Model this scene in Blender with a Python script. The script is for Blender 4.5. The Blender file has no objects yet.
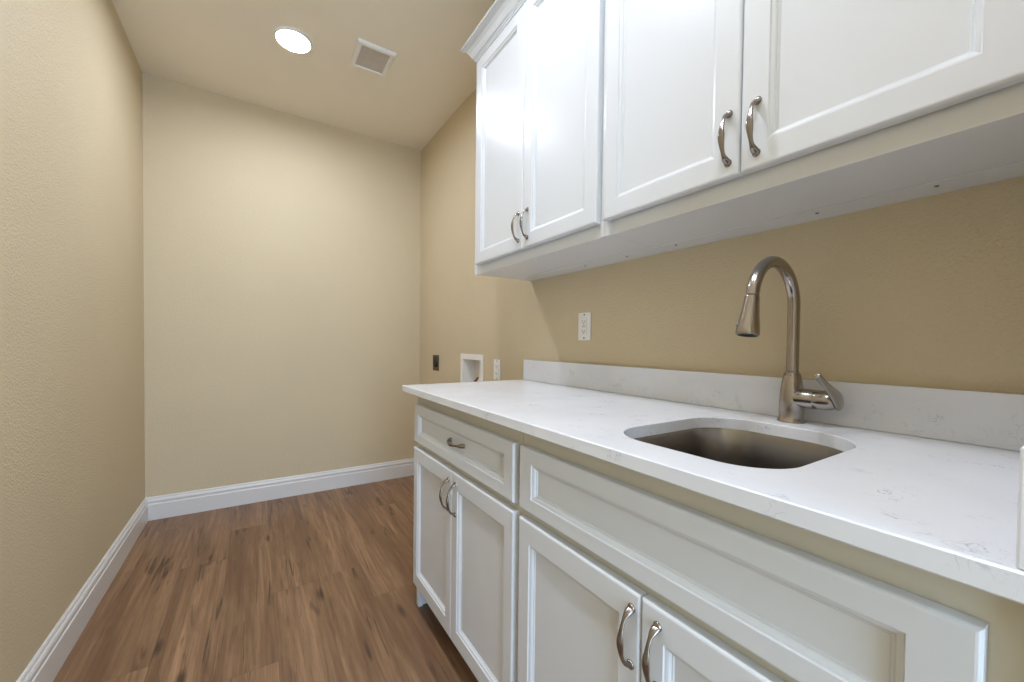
import bpy, bmesh, math
from mathutils import Vector, Matrix

scene = bpy.context.scene
COL = scene.collection
PI = math.pi

# ------------------------------------------------------------------ camera
F_PX, YAW, PITCH, ROLL, CAM_H = 400.39, math.radians(32.70), math.radians(-1.152), math.radians(0.677), 1.0925
fw = Vector((math.sin(YAW) * math.cos(PITCH), math.cos(YAW) * math.cos(PITCH), math.sin(PITCH)))
r0 = Vector((math.cos(YAW), -math.sin(YAW), 0.0))
u0 = r0.cross(fw)
rt = r0 * math.cos(ROLL) + u0 * math.sin(ROLL)
up = u0 * math.cos(ROLL) - r0 * math.sin(ROLL)
cam_data = bpy.data.cameras.new('camera')
cam_data.sensor_fit = 'HORIZONTAL'
cam_data.sensor_width = 36.0
cam_data.lens = 36.0 * F_PX / 1024.0
cam_data.shift_y = 10.66 / 1024.0
cam_data.clip_start = 0.02
cam = bpy.data.objects.new('camera', cam_data)
COL.objects.link(cam)
M = Matrix((rt, up, -fw)).transposed().to_4x4()
M.translation = Vector((0, 0, CAM_H))
cam.matrix_world = M
scene.camera = cam

# ------------------------------------------------------------------ light levels, exposure
LAMP_STRENGTH = (248.0, 235.0, 185.0)   # diffusers: far and middle recessed lamps, near lamp added as fill
LAMP_COLOR = (0.91, 0.985, 1.12)
SKY_STRENGTH = 9.0             # daylight that enters by the opening behind the camera
SKY_COLOR = (0.66, 0.89, 1.16)
scene.view_settings.view_transform = 'Standard'
scene.view_settings.look = 'None'
scene.view_settings.gamma = 1.0
scene.view_settings.use_curve_mapping = False
scene.view_settings.exposure = 0.0

world = bpy.data.worlds.new('daylight')
scene.world = world
world.use_nodes = True
wn = world.node_tree.nodes
wn['Background'].inputs['Color'].default_value = (*SKY_COLOR, 1)
wn['Background'].inputs['Strength'].default_value = SKY_STRENGTH

scene.cycles.use_denoising = True
scene.cycles.max_bounces = 14
scene.cycles.diffuse_bounces = 8
scene.cycles.glossy_bounces = 6

# room dimensions, metres
XL, XR, YB, YF, H = -0.558, 1.146, 3.20, -1.70, 2.663
XN, YN = 0.55, 0.029            # the return wall at the near end of the counter
CT = 0.914                      # counter top


def srgb(r, g, b):
    def f(c):
        c /= 255.0
        return c / 12.92 if c <= 0.04045 else ((c + 0.055) / 1.055) ** 2.4
    return (f(r), f(g), f(b), 1.0)


# ------------------------------------------------------------------ materials
class NT:
    def __init__(self, name):
        self.m = bpy.data.materials.new(name)
        self.m.use_nodes = True
        self.t = self.m.node_tree
        self.b = self.t.nodes['Principled BSDF']

    def n(self, typ, **kw):
        nd = self.t.nodes.new(typ)
        for k, v in kw.items():
            if k in ('op',):
                nd.operation = v
            else:
                setattr(nd, k, v)
        return nd

    def link(self, a, b):
        self.t.links.new(a, b)

    def math(self, op, a, b=None, c=None):
        nd = self.n('ShaderNodeMath', op=op)
        for i, v in enumerate((a, b, c)):
            if v is None:
                continue
            if isinstance(v, (int, float)):
                nd.inputs[i].default_value = v
            else:
                self.link(v, nd.inputs[i])
        return nd.outputs[0]

    def pos(self):
        return self.n('ShaderNodeNewGeometry').outputs['Position']

    def noise(self, vec, scale, detail=2.0, rough=0.5, dist=0.0):
        nd = self.n('ShaderNodeTexNoise')
        self.link(vec, nd.inputs['Vector'])
        nd.inputs['Scale'].default_value = scale
        nd.inputs['Detail'].default_value = detail
        nd.inputs['Roughness'].default_value = rough
        nd.inputs['Distortion'].default_value = dist
        return nd.outputs['Fac']

    def maprange(self, v, a, b, c=0.0, d=1.0):
        nd = self.n('ShaderNodeMapRange')
        self.link(v, nd.inputs['Value'])
        for k, x in zip(('From Min', 'From Max', 'To Min', 'To Max'), (a, b, c, d)):
            nd.inputs[k].default_value = x
        return nd.outputs['Result']

    def mix(self, fac, a, b, blend='MIX'):
        nd = self.n('ShaderNodeMix', data_type='RGBA', blend_type=blend)
        if isinstance(fac, (int, float)):
            nd.inputs[0].default_value = fac
        else:
            self.link(fac, nd.inputs[0])
        for i, v in ((6, a), (7, b)):
            if isinstance(v, tuple):
                nd.inputs[i].default_value = v
            else:
                self.link(v, nd.inputs[i])
        return nd.outputs[2]

    def bump(self, h, strength, distance):
        nd = self.n('ShaderNodeBump')
        nd.inputs['Strength'].default_value = strength
        nd.inputs['Distance'].default_value = distance
        self.link(h, nd.inputs['Height'])
        self.link(nd.outputs['Normal'], self.b.inputs['Normal'])

    def set(self, **kw):
        for k, v in kw.items():
            self.b.inputs[k.replace('_', ' ')].default_value = v


def mat_painted_wall(name, col, strength=0.5, scale=150.0):
    a = NT(name)
    p = a.pos()
    h1 = a.noise(p, scale, 3.0, 0.55)
    h2 = a.noise(p, scale * 0.33, 2.0)
    a.bump(a.math('ADD', a.maprange(h1, 0.42, 0.68), a.math('MULTIPLY', h2, 0.6)), strength, 0.0016)
    tone = a.noise(p, 2.2, 2.0)
    dark = tuple(c * 0.965 for c in col[:3]) + (1.0,)
    a.link(a.mix(a.maprange(tone, 0.3, 0.7), dark, col), a.b.inputs['Base Color'])
    a.set(Roughness=0.62)
    a.b.inputs['Specular IOR Level'].default_value = 0.3
    return a.m


def mat_paint(name, col, rough=0.28, grain=0.05):
    a = NT(name)
    p = a.pos()
    mp = a.n('ShaderNodeMapping')
    a.link(p, mp.inputs['Vector'])
    mp.inputs['Scale'].default_value = (60, 60, 6)
    h = a.noise(mp.outputs[0], 4.0, 3.0)
    a.bump(h, grain, 0.0006)
    a.set(Base_Color=col, Roughness=rough)
    a.b.inputs['Specular IOR Level'].default_value = 0.4
    return a.m


def mat_metal(name, col, rough, streak=(400, 400, 8), amt=0.08):
    a = NT(name)
    p = a.n('ShaderNodeTexCoord').outputs['Object']
    mp = a.n('ShaderNodeMapping')
    a.link(p, mp.inputs['Vector'])
    mp.inputs['Scale'].default_value = streak
    h = a.noise(mp.outputs[0], 1.0, 3.0)
    a.link(a.mix(a.maprange(h, 0.3, 0.7, 0.0, amt), col, tuple(c * 0.6 for c in col[:3]) + (1.0,)), a.b.inputs['Base Color'])
    a.set(Metallic=1.0, Roughness=rough)
    return a.m


def mat_plain(name, col, rough=0.5, metallic=0.0):
    a = NT(name)
    p = a.pos()
    h = a.noise(p, 60.0, 2.0)
    dark = tuple(c * 0.95 for c in col[:3]) + (1.0,)
    a.link(a.mix(h, dark, col), a.b.inputs['Base Color'])
    a.set(Roughness=rough, Metallic=metallic)
    return a.m


def mat_quartz():
    a = NT('white_quartz')
    p = a.pos()
    base = a.mix(a.maprange(a.noise(p, 5.0, 3.0), 0.3, 0.7), srgb(219, 221, 227), srgb(228, 230, 235))
    # broken hairline veins gathered in small clusters
    def vein(scale, width, mscale, m0, m1, dist):
        n1 = a.noise(p, scale, 4.0, 0.6, dist)
        d = a.math('ABSOLUTE', a.math('SUBTRACT', n1, 0.5))
        line = a.maprange(d, 0.0, width, 1.0, 0.0)
        msk = a.maprange(a.noise(p, mscale, 3.0, 0.55), m0, m1)
        return a.math('MULTIPLY', line, msk)
    v1 = vein(42.0, 0.030, 14.0, 0.58, 0.68, 0.9)
    v2 = vein(24.0, 0.018, 10.0, 0.60, 0.70, 1.3)
    v = a.math('MULTIPLY', a.math('MAXIMUM', v1, v2), 0.65)
    a.link(a.mix(v, base, srgb(150, 158, 178)), a.b.inputs['Base Color'])
    a.set(Roughness=0.2)
    return a.m


def mat_floor():
    a = NT('oak_vinyl_plank')
    p = a.pos()
    sep = a.n('ShaderNodeSeparateXYZ')
    a.link(p, sep.inputs[0])
    x, y = sep.outputs[0], sep.outputs[1]
    PW, PL = 0.182, 1.22
    u = a.math('DIVIDE', a.math('ADD', x, 5.03), PW)
    iu = a.math('FLOOR', u)
    fu = a.math('FRACT', u)
    wn_ = a.n('ShaderNodeTexWhiteNoise', noise_dimensions='1D')
    a.link(iu, wn_.inputs['W'])
    v = a.math('ADD', a.math('DIVIDE', y, PL), a.math('MULTIPLY', wn_.outputs['Value'], 7.0))
    iv = a.math('FLOOR', v)
    fv = a.math('FRACT', v)
    cid = a.n('ShaderNodeCombineXYZ')
    a.link(iu, cid.inputs[0])
    a.link(iv, cid.inputs[1])
    rnd = a.n('ShaderNodeTexWhiteNoise', noise_dimensions='3D')
    a.link(cid.outputs[0], rnd.inputs['Vector'])
    r = rnd.outputs['Value']
    # plank space, shifted at random per plank
    sh = a.n('ShaderNodeVectorMath', op='MULTIPLY_ADD')
    a.link(rnd.outputs['Color'], sh.inputs[0])
    sh.inputs[1].default_value = (13, 17, 11)
    a.link(p, sh.inputs[2])

    def stretch(sx, sy):
        mp = a.n('ShaderNodeMapping')
        a.link(sh.outputs[0], mp.inputs['Vector'])
        mp.inputs['Scale'].default_value = (sx, sy, 1)
        return mp.outputs[0]
    broad = a.noise(stretch(9, 1.1), 1.0, 3.0, 0.55, 0.8)
    grain = a.noise(stretch(48, 1.5), 1.0, 4.0, 0.6, 0.7)
    fine = a.noise(stretch(220, 9), 1.0, 3.0, 0.6, 0.2)
    smoke = a.noise(stretch(17, 1.5), 1.0, 3.0, 0.55, 1.6)
    c1 = a.mix(a.maprange(broad, 0.3, 0.72), srgb(124, 92, 66), srgb(180, 143, 108))
    c2 = a.mix(a.maprange(grain, 0.35, 0.7), srgb(100, 70, 48), c1)
    c2 = a.mix(0.7, c1, c2)
    c3 = a.mix(a.maprange(fine, 0.50, 0.75, 0.0, 0.45), c2, srgb(92, 64, 44))
    c4 = a.mix(a.maprange(smoke, 0.60, 0.76, 0.0, 0.7), c3, srgb(70, 48, 33))
    # thin dark checks along the grain
    ck = a.math('ABSOLUTE', a.math('SUBTRACT', a.noise(stretch(26, 1.0), 1.0, 2.0, 0.5, 0.5), 0.5))
    ckm = a.maprange(a.noise(stretch(11, 3.2), 1.0, 2.0), 0.54, 0.64)
    c4 = a.mix(a.math('MULTIPLY', a.maprange(ck, 0.0, 0.04, 0.85, 0.0), ckm), c4, srgb(58, 38, 25))
    # knots
    vo = a.n('ShaderNodeTexVoronoi', feature='F1')
    a.link(stretch(8.5, 2.6), vo.inputs['Vector'])
    vo.inputs['Scale'].default_value = 1.0
    kd = a.math('ADD', vo.outputs['Distance'], a.math('MULTIPLY', a.math('SUBTRACT', grain, 0.5), 0.14))
    sel = a.n('ShaderNodeSeparateColor')
    a.link(vo.outputs['Color'], sel.inputs[0])
    on = a.math('GREATER_THAN', sel.outputs[0], 0.45)
    kn = a.math('MULTIPLY', a.maprange(kd, 0.05, 0.17, 0.85, 0.0), on)
    c5 = a.mix(kn, c4, srgb(52, 34, 23))
    c6 = a.mix(a.maprange(r, 0, 1, 0.0, 0.16), c5, a.mix(1.0, c5, srgb(150, 138, 130), 'MULTIPLY'))
    # joints
    ju = a.math('MINIMUM', fu, a.math('SUBTRACT', 1.0, fu))
    jv = a.math('MULTIPLY', a.math('MINIMUM', fv, a.math('SUBTRACT', 1.0, fv)), PL / PW)
    j = a.maprange(a.math('MINIMUM', ju, jv), 0.0, 0.008, 0.38, 0.0)
    c7 = a.mix(j, c6, srgb(58, 38, 26))
    a.link(c7, a.b.inputs['Base Color'])
    a.link(a.maprange(grain, 0.2, 0.8, 0.34, 0.52), a.b.inputs['Roughness'])
    hgt = a.math('SUBTRACT', a.math('MULTIPLY', fine, 0.4), a.math('MULTIPLY', j, 1.5))
    a.bump(hgt, 0.18, 0.0012)
    return a.m


def mat_emit(name, col, strength):
    a = NT(name)
    a.b.inputs['Base Color'].default_value = (0.9, 0.9, 0.9, 1)
    a.b.inputs['Emission Color'].default_value = (*col, 1)
    a.b.inputs['Emission Strength'].default_value = strength
    return a.m


WALL = mat_painted_wall('beige_wall_paint', srgb(205, 190, 160))
CEIL = mat_painted_wall('beige_ceiling_paint', srgb(236, 228, 213), 0.12)
TRIM = mat_paint('white_trim_paint', srgb(216, 214, 213), 0.3)
WHITE = mat_paint('white_cabinet_paint', srgb(211, 214, 218), 0.22)
IVORY = mat_paint('ivory_frame', srgb(198, 192, 175), 0.4)  # warm off-white, darker and yellower than the cabinet fronts
QUARTZ = mat_quartz()
FLOOR = mat_floor()
NICKEL = mat_metal('brushed_nickel', srgb(168, 160, 153), 0.2, (300, 300, 300), 0.03)
STEEL = mat_metal('stainless_steel', srgb(158, 152, 146), 0.27, (60, 60, 900), 0.05)
PULL = mat_metal('satin_nickel', srgb(146, 138, 131), 0.21, (300, 300, 300), 0.02)
PLASTIC = mat_plain('white_plastic', srgb(236, 234, 230), 0.4)
DARK = mat_plain('black_plastic', srgb(22, 20, 20), 0.45)
BRASSY = mat_plain('bronze_plate', srgb(92, 78, 62), 0.4, 0.4)
GRILLE = mat_plain('grey_grille', srgb(206, 197, 188), 0.6)
KICK = mat_plain('shadowed_toe_kick', srgb(42, 32, 25), 0.6)  # toe board colour darkened to carry the shadow of the recess
RED = mat_plain('red_handle', srgb(150, 40, 50), 0.45)
BLUE = mat_plain('blue_handle', srgb(40, 60, 130), 0.45)
BRASS = mat_metal('brass_valve', srgb(150, 120, 70), 0.35)
LENS = [mat_emit('lamp_diffuser', LAMP_COLOR, v) for v in LAMP_STRENGTH]

# ------------------------------------------------------------------ object helpers


def origin_of(o):
    return Vector(o['_o']) if o is not None and '_o' in o else Vector((0, 0, 0))


def ob(name, bm, mat, parent=None, smooth=False, angle=None, bevel=0.0, segs=2, origin=None):
    """links bm (built in world coordinates) as one mesh object"""
    bmesh.ops.remove_doubles(bm, verts=bm.verts, dist=1e-6)
    bmesh.ops.recalc_face_normals(bm, faces=bm.faces)
    og = origin_of(parent) if parent is not None else Vector(origin or (0, 0, 0))
    bmesh.ops.translate(bm, verts=bm.verts, vec=-og)
    me = bpy.data.meshes.new(name)
    bm.to_mesh(me)
    bm.free()
    mats = mat if isinstance(mat, (list, tuple)) else [mat]
    for m_ in mats:
        me.materials.append(m_)
    if smooth:
        me.polygons.foreach_set('use_smooth', [True] * len(me.polygons))
        if angle:
            me.set_sharp_from_angle(angle=math.radians(angle))
    o = bpy.data.objects.new(name, me)
    COL.objects.link(o)
    if parent is not None:
        o.parent = parent
    else:
        o.location = og
    o['_o'] = tuple(og)
    if bevel:
        b = o.modifiers.new('bevel', 'BEVEL')
        b.width = bevel
        b.segments = segs
        b.limit_method = 'ANGLE'
        b.angle_limit = math.radians(40)
        b.harden_normals = False
    return o


def thing(name, loc, label, cat, group=None):
    o = bpy.data.objects.new(name, None)
    o.empty_display_size = 0.05
    o.location = loc
    o['_o'] = tuple(loc)
    COL.objects.link(o)
    tag(o, label, cat, group)
    return o


def tag(o, label, cat, group=None):
    o['label'] = label
    o['category'] = cat
    if group:
        o['group'] = group


def struct(name, bm, mat, **kw):
    o = ob(name, bm, mat, **kw)
    o['kind'] = 'structure'
    return o


def box(bm, x0, x1, y0, y1, z0, z1):
    v = [bm.verts.new((x, y, z)) for x in (x0, x1) for y in (y0, y1) for z in (z0, z1)]
    for f in ((0, 1, 3, 2), (4, 6, 7, 5), (0, 4, 5, 1), (2, 3, 7, 6), (0, 2, 6, 4), (1, 5, 7, 3)):
        bm.faces.new([v[i] for i in f])


def boxes(*bs):
    bm = bmesh.new()
    for b in bs:
        box(bm, *b)
    return bm


def bridge(bm, a, b, closed=True):
    n = len(a)
    for i in range(n if closed else n - 1):
        j = (i + 1) % n
        bm.faces.new((a[i], a[j], b[j], b[i]))


def lathe(bm, prof, c, axis='z', n=32, cap0=True, cap1=True):
    """prof: (radius, height) pairs along the axis from point c"""
    ax = Vector({'z': (0, 0, 1), 'x': (1, 0, 0), 'y': (0, 1, 0), '-z': (0, 0, -1), '-y': (0, -1, 0), '-x': (-1, 0, 0)}[axis]) \
        if isinstance(axis, str) else Vector(axis).normalized()
    e1 = ax.orthogonal().normalized()
    e2 = ax.cross(e1)
    c = Vector(c)
    loops = []
    for r, hh in prof:
        loops.append([bm.verts.new(c + ax * hh + (e1 * math.cos(2 * PI * i / n) + e2 * math.sin(2 * PI * i / n)) * r) for i in range(n)])
    for a, b in zip(loops, loops[1:]):
        bridge(bm, a, b)
    if cap0:
        bm.faces.new(loops[0])
    if cap1:
        bm.faces.new(loops[-1])
    return loops


def sweep(bm, pts, radii, e_ref, n=16, caps=True):
    """elliptical tube: radii = (a along e_ref-ish, b along the other normal) per point"""
    pts = [Vector(p) for p in pts]
    loops = []
    for i, p in enumerate(pts):
        t = (pts[min(i + 1, len(pts) - 1)] - pts[max(i - 1, 0)]).normalized()
        e1 = (Vector(e_ref) - t * t.dot(Vector(e_ref))).normalized()
        e2 = t.cross(e1)
        a, b = radii[i] if isinstance(radii[i], tuple) else (radii[i], radii[i])
        loops.append([bm.verts.new(p + e1 * a * math.cos(2 * PI * k / n) + e2 * b * math.sin(2 * PI * k / n)) for k in range(n)])
    for a, b in zip(loops, loops[1:]):
        bridge(bm, a, b)
    if caps:
        bm.faces.new(loops[0])
        bm.faces.new(loops[-1])
    return loops


def rrect(cx, cy, hx, hy, radii, n=10):
    """rounded rectangle outline; radii at (+x+y, -x+y, -x-y, +x-y)"""
    out = []
    for (sx, sy, a0), r in zip(((1, 1, 0), (-1, 1, 90), (-1, -1, 180), (1, -1, 270)), radii):
        ox, oy = cx + sx * (hx - r), cy + sy * (hy - r)
        for k in range(n + 1):
            a = math.radians(a0 + 90.0 * k / n)
            out.append((ox + r * math.cos(a), oy + r * math.sin(a)))
    return out


def profile_run(bm, prof, a, b, axis):
    """extrudes a closed 2-D profile (list of (offset, z)) between a and b; axis 'y': offset is x, axis 'x': offset is y"""
    mk = (lambda o, z, t: (o, t, z)) if axis == 'y' else (lambda o, z, t: (t, o, z))
    la = [bm.verts.new(mk(o, z, a[i] if isinstance(a, list) else a)) for i, (o, z) in enumerate(prof)]
    lb = [bm.verts.new(mk(o, z, b[i] if isinstance(b, list) else b)) for i, (o, z) in enumerate(prof)]
    bridge(bm, la, lb)
    bm.faces.new(la)
    bm.faces.new(lb)


# ------------------------------------------------------------------ room shell
T = 0.12
bm = boxes((XL - T, XR + T, YF - 0.6, YB + T, -0.1, 0.0))
struct('floor', bm, FLOOR)
bm = boxes((XL - T, XR + T, YF - T, YB + T, H, H + 0.1))
struct('ceiling', bm, CEIL)
struct('wall_left', boxes((XL - T, XL, YF - T, YB + T, 0, H)), WALL)
struct('wall_back', boxes((XL, XR, YB, YB + T, 0, H)), WALL)

# right wall, with a hole for the washer box
BX0, BX1, BZ0, BZ1 = 2.128, 2.372, 0.800, 0.992
bm = bmesh.new()
ys = [YN - T, BX0, BX1, YB + T]
zs = [0.0, BZ0, BZ1, H]
for i in range(3):
    for j in range(3):
        if i == 1 and j == 1:
            continue
        box(bm, XR, XR + T, ys[i], ys[i + 1], zs[j], zs[j + 1])
bmesh.ops.remove_doubles(bm, verts=bm.verts, dist=1e-6)
dbl = {}
for f in bm.faces:
    dbl.setdefault(tuple(sorted(v.index for v in f.verts)), []).append(f)
bm.verts.index_update()
dbl = {}
for f in bm.faces:
    dbl.setdefault(tuple(sorted(v.index for v in f.verts)), []).append(f)
bmesh.ops.delete(bm, geom=[f for fs in dbl.values() if len(fs) > 1 for f in fs], context='FACES_ONLY')
struct('wall_right', bm, WALL)
struct('wall_front', boxes((XN, XR, YF - T, YN, 0, H)), WALL)
# rear end of the passage behind the camera, with its wide cased opening
OX0, OX1, OZ = XL + 0.10, XN - 0.10, 2.30
struct('wall_rear', boxes((XL, OX0, YF - T, YF, 0, H), (OX1, XN, YF - T, YF, 0, H), (OX0, OX1, YF - T, YF, OZ, H)), WALL)

# daylight portal of that opening
pl = bpy.data.lights.new('opening_portal', 'AREA')
pl.shape = 'RECTANGLE'
pl.size, pl.size_y = OX1 - OX0, OZ
pl.cycles.is_portal = True
po = bpy.data.objects.new('opening_portal', pl)
po.location = ((OX0 + OX1) / 2, YF - T, OZ / 2)
po.rotation_euler = (-PI / 2, 0, PI)
po.rotation_euler = (PI / 2, 0, 0)
COL.objects.link(po)
po.rotation_euler = Vector((0, 1, 0)).to_track_quat('-Z', 'Z').to_euler()

# baseboards: stepped colonial profile
BH = 0.139


def base_prof(sign, at):
    p = [(0, 0), (0.0155, 0), (0.0155, 0.094), (0.0125, 0.0985), (0.0125, 0.108), (0.0145, 0.1125), (0.0120, 0.121), (0.0075, 0.1275), (0.0075, 0.133), (0.004, BH), (0, BH)]
    return [(at + sign * o, z) for o, z in p]


bm = bmesh.new()
pr_ = base_prof(1, XL)
profile_run(bm, pr_, YF, [YB - (o - XL) for o, z in pr_], 'y')
struct('baseboard_left', bm, TRIM)
bm = bmesh.new()
pr_ = base_prof(-1, YB)
profile_run(bm, pr_, [XL + (YB - o) for o, z in pr_], [XR - (YB - o) for o, z in pr_], 'x')
struct('baseboard_back', bm, TRIM)
bm = bmesh.new()
pr_ = base_prof(-1, XR)
profile_run(bm, pr_, 1.604, [YB - (XR - o) for o, z in pr_], 'y')
struct('baseboard_right', bm, TRIM)

# ------------------------------------------------------------------ cabinet fronts


def panel_front(bm, xf, y0, y1, z0, z1, stile, rail, thick=0.020, dirn=-1):
    """a framed door or drawer front: bevelled slab, stepped sticking and a sunk flat panel; faces -x"""
    yc, zc = (y0 + y1) / 2, (z0 + z1) / 2
    hy, hz = (y1 - y0) / 2, (z1 - z0) / 2
    rings = [(0, thick), (0, 0.0045), (0.0010, 0.0020), (0.0028, 0.0005), (0.005, 0.0)]
    st = [(0.0, 0.0), (0.0015, 0.0028), (0.0045, 0.0034), (0.0075, 0.0046), (0.0095, 0.0072), (0.0100, 0.0088), (0.0125, 0.0092), (0.0140, 0.0112)]
    loops = []

    def ring(iy, iz, d):
        return [bm.verts.new((xf + d, yc + sy * (hy - iy), zc + sz * (hz - iz))) for sy, sz in ((-1, -1), (1, -1), (1, 1), (-1, 1))]
    for i, d in rings:
        loops.append(ring(i, i, d))
    for i, d in st:
        loops.append(ring(stile + i, rail + i, d))
    for a, b in zip(loops, loops[1:]):
        bridge(bm, a, b)
    bm.faces.new(loops[0])
    bm.faces.new(loops[-1])


def pull(c, vertical, parent, flip=1):
    """bow pull with two flared feet, standing off a face that looks along -x"""
    c = Vector(c)
    L = 0.096
    d = Vector((0, 0, 1)) if vertical else Vector((0, 1, 0))
    side = Vector((0, 1, 0)) if vertical else Vector((0, 0, 1))
    out = Vector((-1, 0, 0))
    bm = bmesh.new()
    pts, rad = [], []
    N = 30
    for i in range(N + 1):
        t = i / N
        s = (t - 0.5) * L
        e = min(t, 1 - t)
        # stand-off: quick rise from the foot, then a shallow bow
        hgt = 0.004 + 0.017 * (1 - math.exp(-e * 14)) + 0.007 * math.sin(PI * t) ** 2
        bulge = math.exp(-((t - 0.46) / 0.20) ** 2)
        foot = math.exp(-(e / 0.075) ** 2)
        a = 0.0036 + 0.0034 * bulge + 0.0042 * foot
        b = 0.0028 + 0.0012 * bulge + 0.0016 * foot
        pts.append(c + d * s + out * hgt)
        rad.append((a, b))
    sweep(bm, pts, rad, side, 14)
    for sg in (-1, 1):
        # flared leaf-shaped foot against the face
        cc = c + d * (sg * (L / 2 + 0.001))
        n = 20
        rings = []
        for k, hh in ((1.0, 0.0), (1.0, 0.0018), (0.82, 0.0036), (0.5, 0.0062)):
            lp = []
            for i in range(n):
                a = 2 * PI * i / n
                ln = 0.0085 if math.cos(a) * sg > 0 else 0.0075
                lp.append(bm.verts.new(cc + d * (math.cos(a) * ln * k) + side * (math.sin(a) * 0.0078 * k) + out * hh))
            rings.append(lp)
        for a, b in zip(rings, rings[1:]):
            bridge(bm, a, b)
        bm.faces.new(rings[0])
        bm.faces.new(rings[-1])
    return ob('handle', bm, PULL, parent, smooth=True, angle=50)


# ------------------------------------------------------------------ base cabinets
XD, XFR = 0.546, 0.567                     # door face, face frame
YE = 1.600                                 # far end of the run
DZ0, DZ1, RZ0, RZ1 = 0.105, 0.668, 0.690, 0.842
KX = XFR + 0.075


def base_cabinet(y0, y1, label, far_end, near_fill):
    t = thing('base_cabinet', (XFR, (y0 + y1) / 2, 0), label, 'cabinet', None)
    # carcass: side panels, deck, back
    bs = [(XFR + 0.019, XR - 0.004, y0 + 0.0008, y0 + 0.018, 0.10, 0.886),
          (XFR + 0.019, XR - 0.004, y1 - 0.018, y1 - 0.0008, 0.0 if far_end else 0.10, 0.886),
          (XFR + 0.019, XR - 0.016, y0 + 0.018, y1 - 0.018, 0.10, 0.118),
          (XR - 0.016, XR - 0.004, y0 + 0.018, y1 - 0.018, 0.10, 0.886)]
    ob('carcass', boxes(*bs), WHITE, t)
    if far_end:
        # the finished end runs down to the floor in front of the toe kick
        ob('end_foot', boxes((XFR, XFR + 0.019, y1 - 0.026, y1 - 0.0008, 0.0, 0.10)), WHITE, t, bevel=0.001)
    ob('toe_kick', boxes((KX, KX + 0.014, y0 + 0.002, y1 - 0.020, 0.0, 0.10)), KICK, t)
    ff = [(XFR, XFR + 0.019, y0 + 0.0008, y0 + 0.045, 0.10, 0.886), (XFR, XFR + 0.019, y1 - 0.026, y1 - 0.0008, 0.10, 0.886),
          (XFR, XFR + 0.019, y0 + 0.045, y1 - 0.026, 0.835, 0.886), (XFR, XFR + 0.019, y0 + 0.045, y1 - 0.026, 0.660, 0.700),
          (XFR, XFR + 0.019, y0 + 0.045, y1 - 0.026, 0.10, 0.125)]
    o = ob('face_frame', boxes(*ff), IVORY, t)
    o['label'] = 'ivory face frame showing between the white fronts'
    return t


cab = base_cabinet(0.8245, YE, 'white base cabinet with a drawer over two doors at the far counter end', True, False)
bm = bmesh.new()
panel_front(bm, XD, 0.8395, 1.583, RZ0, RZ1, 0.044, 0.036)
dr = ob('drawer', bm, WHITE, cab)
pull((XD + 0.010, 1.190, 0.766), False, dr)
for y0, y1, hy in ((0.8365, 1.2085, 1.180), (1.2115, 1.586, 1.237)):
    bm = bmesh.new()
    panel_front(bm, XD, y0, y1, DZ0, DZ1, 0.042, 0.052)
    d = ob('door', bm, WHITE, cab)
    pull((XD, hy, 0.585), True, d)

cab = base_cabinet(0.031, 0.8235, 'white sink base cabinet with a long false drawer front above two doors', False, True)
bm = bmesh.new()
panel_front(bm, XD, 0.0672, 0.8125, RZ0, RZ1, 0.050, 0.034)
ob('false_drawer_front', bm, WHITE, cab)
for y0, y1, hy in ((0.0672, 0.4395, 0.406), (0.4425, 0.8115, 0.459)):
    bm = bmesh.new()
    panel_front(bm, XD, y0, y1, DZ0, DZ1, 0.044, 0.052)
    d = ob('door', bm, WHITE, cab)
    pull((XD, hy, 0.590), True, d)

# ------------------------------------------------------------------ countertop
XC, YC0, YC1, CTH = 0.5167, 0.030, 1.648, 0.026
SINK = rrect(0.8045, 0.4275, 0.2010, 0.1610, (0.100, 0.100, 0.085, 0.120), 12)
top = thing('countertop', (0.83, 0.83, CT - CTH), 'white quartz countertop with faint grey flecks over the base cabinets', 'countertop')
bm = bmesh.new()
XB = XR - 0.001


def rect_loop(i, z):
    return [bm.verts.new(p) for p in ((XC + i, YC0, z), (XB, YC0, z), (XB, YC1 - i, z), (XC + i, YC1 - i, z))]


b0 = rect_loop(0.002, CT - CTH)
b1 = rect_loop(0.0, CT - CTH + 0.002)
b2 = rect_loop(0.0, CT - 0.002)
b3 = rect_loop(0.002, CT)
for a, b in ((b0, b1), (b1, b2), (b2, b3)):
    bridge(bm, a, b)
h_lo = [bm.verts.new((x, y, CT - CTH)) for x, y in SINK]
h_hi = [bm.verts.new((x, y, CT - 0.0015)) for x, y in SINK]
SX, SY = 0.8045, 0.4275
h_top = [bm.verts.new((SX + (x - SX) * 1.007, SY + (y - SY) * 1.008, CT)) for x, y in SINK]
bridge(bm, h_lo, h_hi)
bridge(bm, h_hi, h_top)
for outer, inner in ((b3, h_top), (b0, h_lo)):
    eds = []
    for lp in (outer, inner):
        for i in range(len(lp)):
            e = bm.edges.get((lp[i], lp[(i + 1) % len(lp)])) or bm.edges.new((lp[i], lp[(i + 1) % len(lp)]))
            eds.append(e)
    bmesh.ops.triangle_fill(bm, use_beauty=True, edges=eds)
ob('slab', bm, QUARTZ, top)
ob('backsplash', boxes((XR - 0.020, XB, 0.0495, YC1, CT + 0.0003, CT + 0.100)), QUARTZ, top, bevel=0.0015)
ob('side_splash', boxes((XC + 0.004, XB, YC0, 0.049, CT + 0.0003, CT + 0.100)), QUARTZ, top, bevel=0.002)

# ------------------------------------------------------------------ sink
snk = thing('sink', (SX, SY, 0.70), 'stainless steel undermount sink set below the white countertop', 'sink')
bm = bmesh.new()


def sink_loop(sc, z, off=0.0):
    return [bm.verts.new((SX + (x - SX) * sc, SY + (y - SY) * sc, z)) for x, y in SINK]


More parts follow.
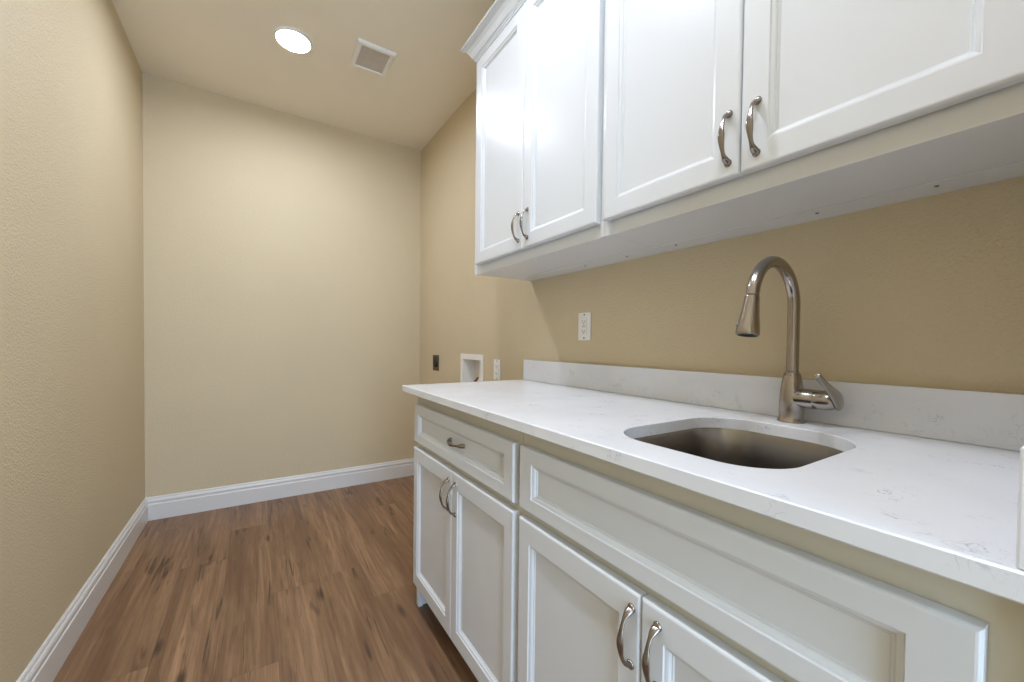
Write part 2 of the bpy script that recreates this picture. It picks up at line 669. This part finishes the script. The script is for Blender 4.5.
zt = CT - CTH - 0.0006
loops = [sink_loop(1.10, zt - 0.0014), sink_loop(1.10, zt), sink_loop(1.004, zt), sink_loop(0.998, zt - 0.003), sink_loop(0.985, zt - 0.10), sink_loop(0.972, zt - 0.155)]
for k in range(1, 7):
    a = PI / 2 * k / 6
    loops.append(sink_loop(0.972 - 0.10 * (1 - math.cos(a)), zt - 0.155 - 0.022 * math.sin(a)))
loops.append(sink_loop(0.45, zt - 0.180))
loops.append(sink_loop(0.12, zt - 0.183))
for a, b in zip(loops, loops[1:]):
    bridge(bm, a, b)
bm.faces.new(loops[-1])
ob('basin', bm, STEEL, snk, smooth=True, angle=50)
bm = bmesh.new()
lathe(bm, [(0.044, 0.0), (0.044, 0.002), (0.038, 0.003), (0.030, 0.0005)], (SX, SY, zt - 0.1825), 'z', 28)
dr = ob('drain', bm, NICKEL, snk, smooth=True, angle=40)
bm = bmesh.new()
lathe(bm, [(0.020, 0.0), (0.021, 0.003), (0.010, 0.006), (0.004, 0.012)], (SX, SY, zt - 0.180), 'z', 20)
ob('strainer', bm, NICKEL, dr, smooth=True, angle=40)

# ------------------------------------------------------------------ faucet
FX, FY = 1.080, 0.442
fct = thing('faucet', (FX, FY, CT), 'brushed nickel gooseneck pull-down faucet standing behind the sink', 'faucet')
bm = bmesh.new()
lathe(bm, [(0.0285, 0.0), (0.0285, 0.004), (0.0262, 0.007), (0.0252, 0.012), (0.0256, 0.030), (0.0252, 0.050), (0.0238, 0.072), (0.0215, 0.092),
           (0.0185, 0.107), (0.0168, 0.114), (0.0150, 0.1165)], (FX, FY, CT + 0.0003), 'z', 40)
ob('body', bm, NICKEL, fct, smooth=True, angle=45)
# spout: straight riser and a half-round gooseneck toward the sink
R = 0.0965
ZA = CT + 0.272
pts = [(FX, FY, CT + 0.114), (FX, FY, CT + 0.16), (FX, FY, CT + 0.22), (FX, FY, ZA)]
for k in range(1, 35):
    a = math.radians(171.0 * k / 34)
    pts.append((FX - R + R * math.cos(a), FY, ZA + R * math.sin(a)))
bm = bmesh.new()
sweep(bm, pts, [0.0128] * len(pts), (0, 1, 0), 24)
lathe(bm, [(0.0140, 0.0), (0.0140, 0.004), (0.0128, 0.005)], (FX, FY, CT + 0.1165), 'z', 24)
ob('spout', bm, NICKEL, fct, smooth=True, angle=45)
tip = Vector(pts[-1])
dirn = (Vector(pts[-1]) - Vector(pts[-2])).normalized()
bm = bmesh.new()
lathe(bm, [(0.0122, -0.0005), (0.0122, 0.0025)], tip, dirn, 24)
col = ob('collar', bm, DARK, fct, smooth=True, angle=45)
col['label'] = 'thin black joint ring above the spray head'
bm = bmesh.new()
lathe(bm, [(0.0136, 0.0025), (0.0142, 0.006), (0.0150, 0.018), (0.0175, 0.042), (0.0208, 0.064), (0.0222, 0.077), (0.0223, 0.084), (0.0212, 0.087), (0.0186, 0.087), (0.0182, 0.082)],
      tip, dirn, 36)
hd = ob('spray_head', bm, NICKEL, fct, smooth=True, angle=45)
bm = bmesh.new()
lathe(bm, [(0.0176, 0.0815), (0.0176, 0.0855), (0.0120, 0.0865), (0.0110, 0.0845), (0.006, 0.0845)], tip, dirn, 28)
ob('nozzle', bm, DARK, hd, smooth=True, angle=45)
bm = bmesh.new()
side = Vector((-0.5, 0.86, 0.0))
side = (side - dirn * side.dot(dirn)).normalized()
cb = tip + dirn * 0.066 + side * 0.0195
lathe(bm, [(0.0055, 0.0), (0.0055, 0.003), (0.004, 0.0045)], cb, side, 16)
ob('spray_button', bm, NICKEL, hd, smooth=True, angle=45)
# side valve and lever
HZ = CT + 0.0585
bm = bmesh.new()
lathe(bm, [(0.0225, 0.0), (0.0225, 0.046), (0.0218, 0.0468), (0.0218, 0.0480), (0.0225, 0.0488), (0.0222, 0.066), (0.0208, 0.076), (0.0178, 0.084), (0.0125, 0.088)],
      (FX, FY, HZ), (0, -1, 0), 32)
vb = ob('valve_body', bm, NICKEL, fct, smooth=True, angle=45)
bm = bmesh.new()
lp = [((FX + 0.023, FY - 0.0870, HZ - 0.017), (0.0080, 0.0050)), ((FX + 0.018, FY - 0.0890, HZ - 0.010), (0.0165, 0.0060)), ((FX + 0.008, FY - 0.0905, HZ - 0.001), (0.0205, 0.0066)),
      ((FX - 0.006, FY - 0.0905, HZ + 0.009), (0.0185, 0.0062)), ((FX - 0.026, FY - 0.0890, HZ + 0.022), (0.0130, 0.0052)),
      ((FX - 0.050, FY - 0.0870, HZ + 0.036), (0.0092, 0.0045)), ((FX - 0.072, FY - 0.0855, HZ + 0.049), (0.0080, 0.0044)), ((FX - 0.088, FY - 0.0850, HZ + 0.058), (0.0085, 0.0062)),
      ((FX - 0.097, FY - 0.0850, HZ + 0.062), (0.0065, 0.0048))]
pp, rr = [p for p, r in lp], [(r[1], r[0]) for p, r in lp]
sweep(bm, pp, rr, (0, 1, 0), 20)
o = ob('lever', bm, NICKEL, fct, smooth=True, angle=60)
sb = o.modifiers.new('subdivision', 'SUBSURF')
sb.levels = sb.render_levels = 1

# ------------------------------------------------------------------ wall cabinets
UD, UF = 0.815, 0.835                      # door face, stile face
UZ, UZT = 1.400, 2.345
UE, US, UN = 1.622, 0.821, 0.0305
UDZ0, UDZ1 = 1.4385, 2.318


XB_ = 1.058


def wall_cabinet(y0, y1, label):
    t = thing('wall_cabinet', (1.0, (y0 + y1) / 2, UZ), label, 'cabinet')
    # side panels, top, back; the bottom closes flush under them
    bs = [(UF + 0.004, XR - 0.0008, y0 + 0.0006, y0 + 0.019, UZ + 0.018, UZT), (UF + 0.004, XR - 0.0008, y1 - 0.019, y1 - 0.0006, UZ + 0.018, UZT),
          (UF, UF + 0.004, y0 + 0.0006, y0 + 0.019, UZ, UZT), (UF, UF + 0.004, y1 - 0.019, y1 - 0.0006, UZ, UZT),
          (UF + 0.004, UF + 0.022, y0 + 0.0006, y0 + 0.019, UZ, UZ + 0.018), (UF + 0.004, UF + 0.022, y1 - 0.019, y1 - 0.0006, UZ, UZ + 0.018),
          (UF + 0.022, XR - 0.0008, y0 + 0.019, y1 - 0.019, UZT - 0.019, UZT), (XR - 0.008, XR - 0.0008, y0 + 0.019, y1 - 0.019, UZ + 0.030, UZT - 0.019)]
    ob('carcass', boxes(*bs), WHITE, t)
    ob('bottom_panel', boxes((UF + 0.022, XB_, y0 + 0.0006, y1 - 0.0006, UZ + 0.0015, UZ + 0.018)), WHITE, t)
    # face frame rails sit a little behind the stile edges
    ff = [(UF + 0.004, UF + 0.022, y0 + 0.019, y1 - 0.019, UZ, UZ + 0.050), (UF + 0.004, UF + 0.022, y0 + 0.019, y1 - 0.019, UZT - 0.045, UZT),
          (UF + 0.004, UF + 0.022, y0 + 0.019, y0 + 0.040, UZ + 0.050, UZT - 0.045), (UF + 0.004, UF + 0.022, y1 - 0.040, y1 - 0.019, UZ + 0.050, UZT - 0.045)]
    ob('face_frame', boxes(*ff), WHITE, t)
    ob('hanging_rail', boxes((XB_ + 0.0012, XR - 0.0008, y0 + 0.0006, y1 - 0.0006, UZ, UZ + 0.018)), WHITE, t, bevel=0.0006, segs=1)
    return t


def screw(x, y, z, parent, axis=(-1, 0, 0)):
    bm = bmesh.new()
    lathe(bm, [(0.0038, 0.0), (0.0036, 0.0008), (0.0020, 0.0018), (0.0008, 0.0012)], (x, y, z), axis, 12)
    return ob('screw', bm, PULL, parent, smooth=True, angle=40)


cab = wall_cabinet(US + 0.0002, UE, 'white two-door wall cabinet at the far end, a lamp glare on its door')
for y0, y1, hy in ((0.8367, 1.2090, 1.1780), (1.2120, 1.5819, 1.2350)):
    bm = bmesh.new()
    panel_front(bm, UD, y0, y1, UDZ0, UDZ1, 0.050, 0.048)
    d = ob('door', bm, WHITE, cab)
    pull((UD, hy, 1.520), True, d)
screw(1.085, 1.169, UZ, cab, (0, 0, -1))
screw(1.085, 0.96, UZ, cab, (0, 0, -1))
cab = wall_cabinet(UN, US - 0.0002, 'white two-door wall cabinet above the sink and faucet')
for y0, y1, hy in ((0.0693, 0.4357, 0.4045), (0.4387, 0.8115, 0.4595)):
    bm = bmesh.new()
    panel_front(bm, UD, y0, y1, UDZ0, UDZ1, 0.050, 0.048)
    d = ob('door', bm, WHITE, cab)
    pull((UD, hy, 1.516), True, d)
for y in (0.787 - 0.02, 0.402, 0.2105):
    screw(1.085, y, UZ, cab, (0, 0, -1))

# crown moulding along the top, returned at the far end to the wall
CP = [(0.0, 2.3455), (-0.006, 2.3455), (-0.006, 2.353), (-0.010, 2.3545), (-0.010, 2.360), (-0.0145, 2.362), (-0.019, 2.369), (-0.026, 2.383), (-0.036, 2.394), (-0.046, 2.400),
      (-0.050, 2.402), (-0.050, 2.406), (-0.055, 2.407), (-0.055, 2.416), (0.0, 2.416)]
bm = bmesh.new()
la, lb, lc = [], [], []
for o_, z in CP:
    la.append(bm.verts.new((UF + 0.002 + o_, UN, z)))
    lb.append(bm.verts.new((UF + 0.002 + o_, UE - 0.002 - o_, z)))
    lc.append(bm.verts.new((XR - 0.0008, UE - 0.002 - o_, z)))
bridge(bm, la, lb)
bridge(bm, lb, lc)
bm.faces.new(la)
bm.faces.new(lc)
cr = ob('crown_molding', bm, WHITE, None, origin=(UF, 0.8, 2.3455))
tag(cr, 'white stepped crown molding along the top of the wall cabinets', 'molding')

# ------------------------------------------------------------------ ceiling: recessed lamps, added fill lamp, fan grille


def recessed_light(x, y, lens, label, group=None):
    t = thing('recessed_light', (x, y, H), label, 'ceiling light', group)
    bm = bmesh.new()
    lathe(bm, [(0.090, 0.0003), (0.090, 0.003), (0.086, 0.009), (0.079, 0.011), (0.0772, 0.006), (0.077, 0.0003)], (x, y, H), '-z', 48, False, False)
    ob('trim_ring', bm, PLASTIC, t, smooth=True, angle=40)
    bm = bmesh.new()
    lathe(bm, [(0.0768, 0.0005), (0.0768, 0.0018), (0.060, 0.0024), (0.030, 0.0028), (0.004, 0.0030)], (x, y, H), '-z', 48)
    ob('diffuser', bm, lens, t, smooth=True, angle=60)
    return t


recessed_light(0.17, 2.41, LENS[0], 'lit round recessed ceiling light next to the square fan grille')
recessed_light(0.23, 0.99, LENS[1], 'lit round recessed ceiling light midway along the room, out of view')
recessed_light(0.12, 0.10, LENS[2], 'added unseen fill lamp, shaped as a round recessed ceiling light at the near end')  # added lamp, out of view, brightens the near end of the room

VX0, VX1, VY0, VY1 = 0.450, 0.648, 2.205, 2.430
fan = thing('exhaust_fan', ((VX0 + VX1) / 2, (VY0 + VY1) / 2, H), 'white framed square exhaust fan grille on the ceiling', 'fan')
bm = bmesh.new()
cx_, cy_ = (VX0 + VX1) / 2, (VY0 + VY1) / 2
hx_, hy_ = (VX1 - VX0) / 2, (VY1 - VY0) / 2
loops = []
for i, z in ((0, -0.0003), (0, -0.006), (0.004, -0.014), (0.010, -0.017), (0.022, -0.017), (0.026, -0.012), (0.026, -0.0003)):
    loops.append([bm.verts.new((cx_ + sx * (hx_ - i), cy_ + sy * (hy_ - i), H + z)) for sx, sy in ((-1, -1), (1, -1), (1, 1), (-1, 1))])
for a, b in zip(loops, loops[1:]):
    bridge(bm, a, b)
ob('frame', bm, PLASTIC, fan)
bs = []
nsl = 15
for k in range(nsl):
    y = VY0 + 0.030 + (VY1 - VY0 - 0.060) * k / (nsl - 1)
    bs.append((VX0 + 0.026, VX1 - 0.026, y - 0.0038, y + 0.0038, H - 0.011, H - 0.006))
bs.append((VX0 + 0.026, VX1 - 0.026, VY0 + 0.026, VY1 - 0.026, H - 0.004, H - 0.0005))
bs.append((cx_ - 0.003, cx_ + 0.003, VY0 + 0.026, VY1 - 0.026, H - 0.012, H - 0.005))
ob('grille', boxes(*bs), GRILLE, fan)

# ------------------------------------------------------------------ right wall: outlets and washer box


def duplex_outlet(y, z, label, gfci=False):
    t = thing('wall_outlet', (XR, y, z), label, 'outlet')
    ob('cover_plate', boxes((XR - 0.0055, XR - 0.0004, y - 0.036, y + 0.036, z - 0.0575, z + 0.0575)), PLASTIC, t, bevel=0.002)
    ins = ob('receptacle', boxes((XR - 0.0080, XR - 0.0050, y - 0.0168, y + 0.0168, z - 0.0335, z + 0.0335)), PLASTIC, t, bevel=0.0008)
    for s in (-1, 1):
        zc = z + s * 0.020
        for b_ in ((y - 0.0072, y - 0.0052, zc - 0.004, zc + 0.004), (y + 0.0052, y + 0.0072, zc - 0.0048, zc + 0.0048),
                   (y - 0.0022, y + 0.0022, zc - s * 0.001 - 0.0105, zc - s * 0.001 - 0.0065)):
            ob('slot', boxes((XR - 0.0084, XR - 0.0078) + b_), DARK, ins)
    if gfci:
        for q in (-1, 1):
            ob('test_button', boxes((XR - 0.0090, XR - 0.0078, y + q * 0.0045 - 0.0035, y + q * 0.0045 + 0.0035, z - 0.004, z + 0.004)), GRILLE, ins)
    for s in (-1, 1):
        screw(XR - 0.0054, y, z + s * 0.048, t)
    return t


duplex_outlet(1.229, 1.167, 'white wall outlet with test buttons above the counter backsplash', True)
duplex_outlet(1.932, 0.945, 'white wall outlet beside the recessed washer box')

# range-style dryer outlet
DY, DZ = 2.838, 0.942
t = thing('dryer_outlet', (XR, DY, DZ), 'dark dryer power outlet with a black socket near the back corner', 'outlet')
ob('cover_plate', boxes((XR - 0.005, XR - 0.0004, DY - 0.055, DY + 0.055, DZ - 0.058, DZ + 0.058)), BRASSY, t, bevel=0.0015)
bm = bmesh.new()
lathe(bm, [(0.033, 0.0), (0.033, 0.006), (0.030, 0.010), (0.012, 0.010)], (XR - 0.0048, DY, DZ), '-x', 28)
so = ob('socket', bm, DARK, t, smooth=True, angle=40)
for b_ in ((DY - 0.013, DY - 0.010, DZ - 0.008, DZ + 0.008), (DY + 0.010, DY + 0.013, DZ - 0.008, DZ + 0.008), (DY - 0.006, DY + 0.006, DZ - 0.016, DZ - 0.013)):
    ob('slot', boxes((XR - 0.0153, XR - 0.0146) + b_), BRASSY, so)

# washer box
WY, WZ = (BX0 + BX1) / 2, (BZ0 + BZ1) / 2
t = thing('washer_box', (XR, WY, BZ0), 'white recessed washing machine outlet box in the right wall', 'outlet box')
fr = 0.032
ob('flange', boxes((XR - 0.006, XR - 0.0004, BX0 - fr, BX0 + 0.004, BZ0 - fr, BZ1 + fr), (XR - 0.006, XR - 0.0004, BX1 - 0.004, BX1 + fr, BZ0 - fr, BZ1 + fr),
                   (XR - 0.006, XR - 0.0004, BX0 + 0.004, BX1 - 0.004, BZ1 - 0.004, BZ1 + fr), (XR - 0.006, XR - 0.0004, BX0 + 0.004, BX1 - 0.004, BZ0 - fr, BZ0 + 0.004)), PLASTIC, t, bevel=0.0012)
BD = 0.086
ob('recess', boxes((XR - 0.0004, XR + BD, BX0 + 0.0006, BX0 + 0.0035, BZ0 + 0.0006, BZ1 - 0.0006), (XR - 0.0004, XR + BD, BX1 - 0.0035, BX1 - 0.0006, BZ0 + 0.0006, BZ1 - 0.0006),
                   (XR - 0.0004, XR + BD, BX0 + 0.0035, BX1 - 0.0035, BZ0 + 0.0006, BZ0 + 0.0035), (XR - 0.0004, XR + BD, BX0 + 0.0035, BX1 - 0.0035, BZ1 - 0.0035, BZ1 - 0.0006),
                   (XR + BD - 0.003, XR + BD, BX0 + 0.0035, BX1 - 0.0035, BZ0 + 0.0035, BZ1 - 0.0035)), PLASTIC, t)
for y, hm, nm in ((2.295, RED, 'red'), (2.195, BLUE, 'blue')):
    bm = bmesh.new()
    bx = XR + 0.050
    lathe(bm, [(0.012, 0.0), (0.012, 0.010), (0.009, 0.012), (0.009, 0.034), (0.012, 0.036), (0.012, 0.046), (0.006, 0.048)], (bx, y, BZ0 + 0.0035), 'z', 18)
    lathe(bm, [(0.010, 0.0), (0.010, 0.022), (0.013, 0.023), (0.013, 0.034), (0.008, 0.034)], (bx, y, BZ0 + 0.028), '-x', 18)
    va = ob('valve', bm, BRASS, t, smooth=True, angle=40)
    bm = bmesh.new()
    sweep(bm, [(bx, y, BZ0 + 0.0515), (bx, y - 0.012, BZ0 + 0.056), (bx, y - 0.030, BZ0 + 0.070), (bx, y - 0.036, BZ0 + 0.076)], [(0.010, 0.003), (0.009, 0.003), (0.007, 0.003), (0.004, 0.002)], (1, 0, 0), 12)
    hl = ob('valve_handle', bm, hm, va, smooth=True, angle=50)
    hl['label'] = nm + ' valve lever'

# bookkeeping property is not part of the scene
for o in bpy.data.objects:
    if '_o' in o:
        del o['_o']
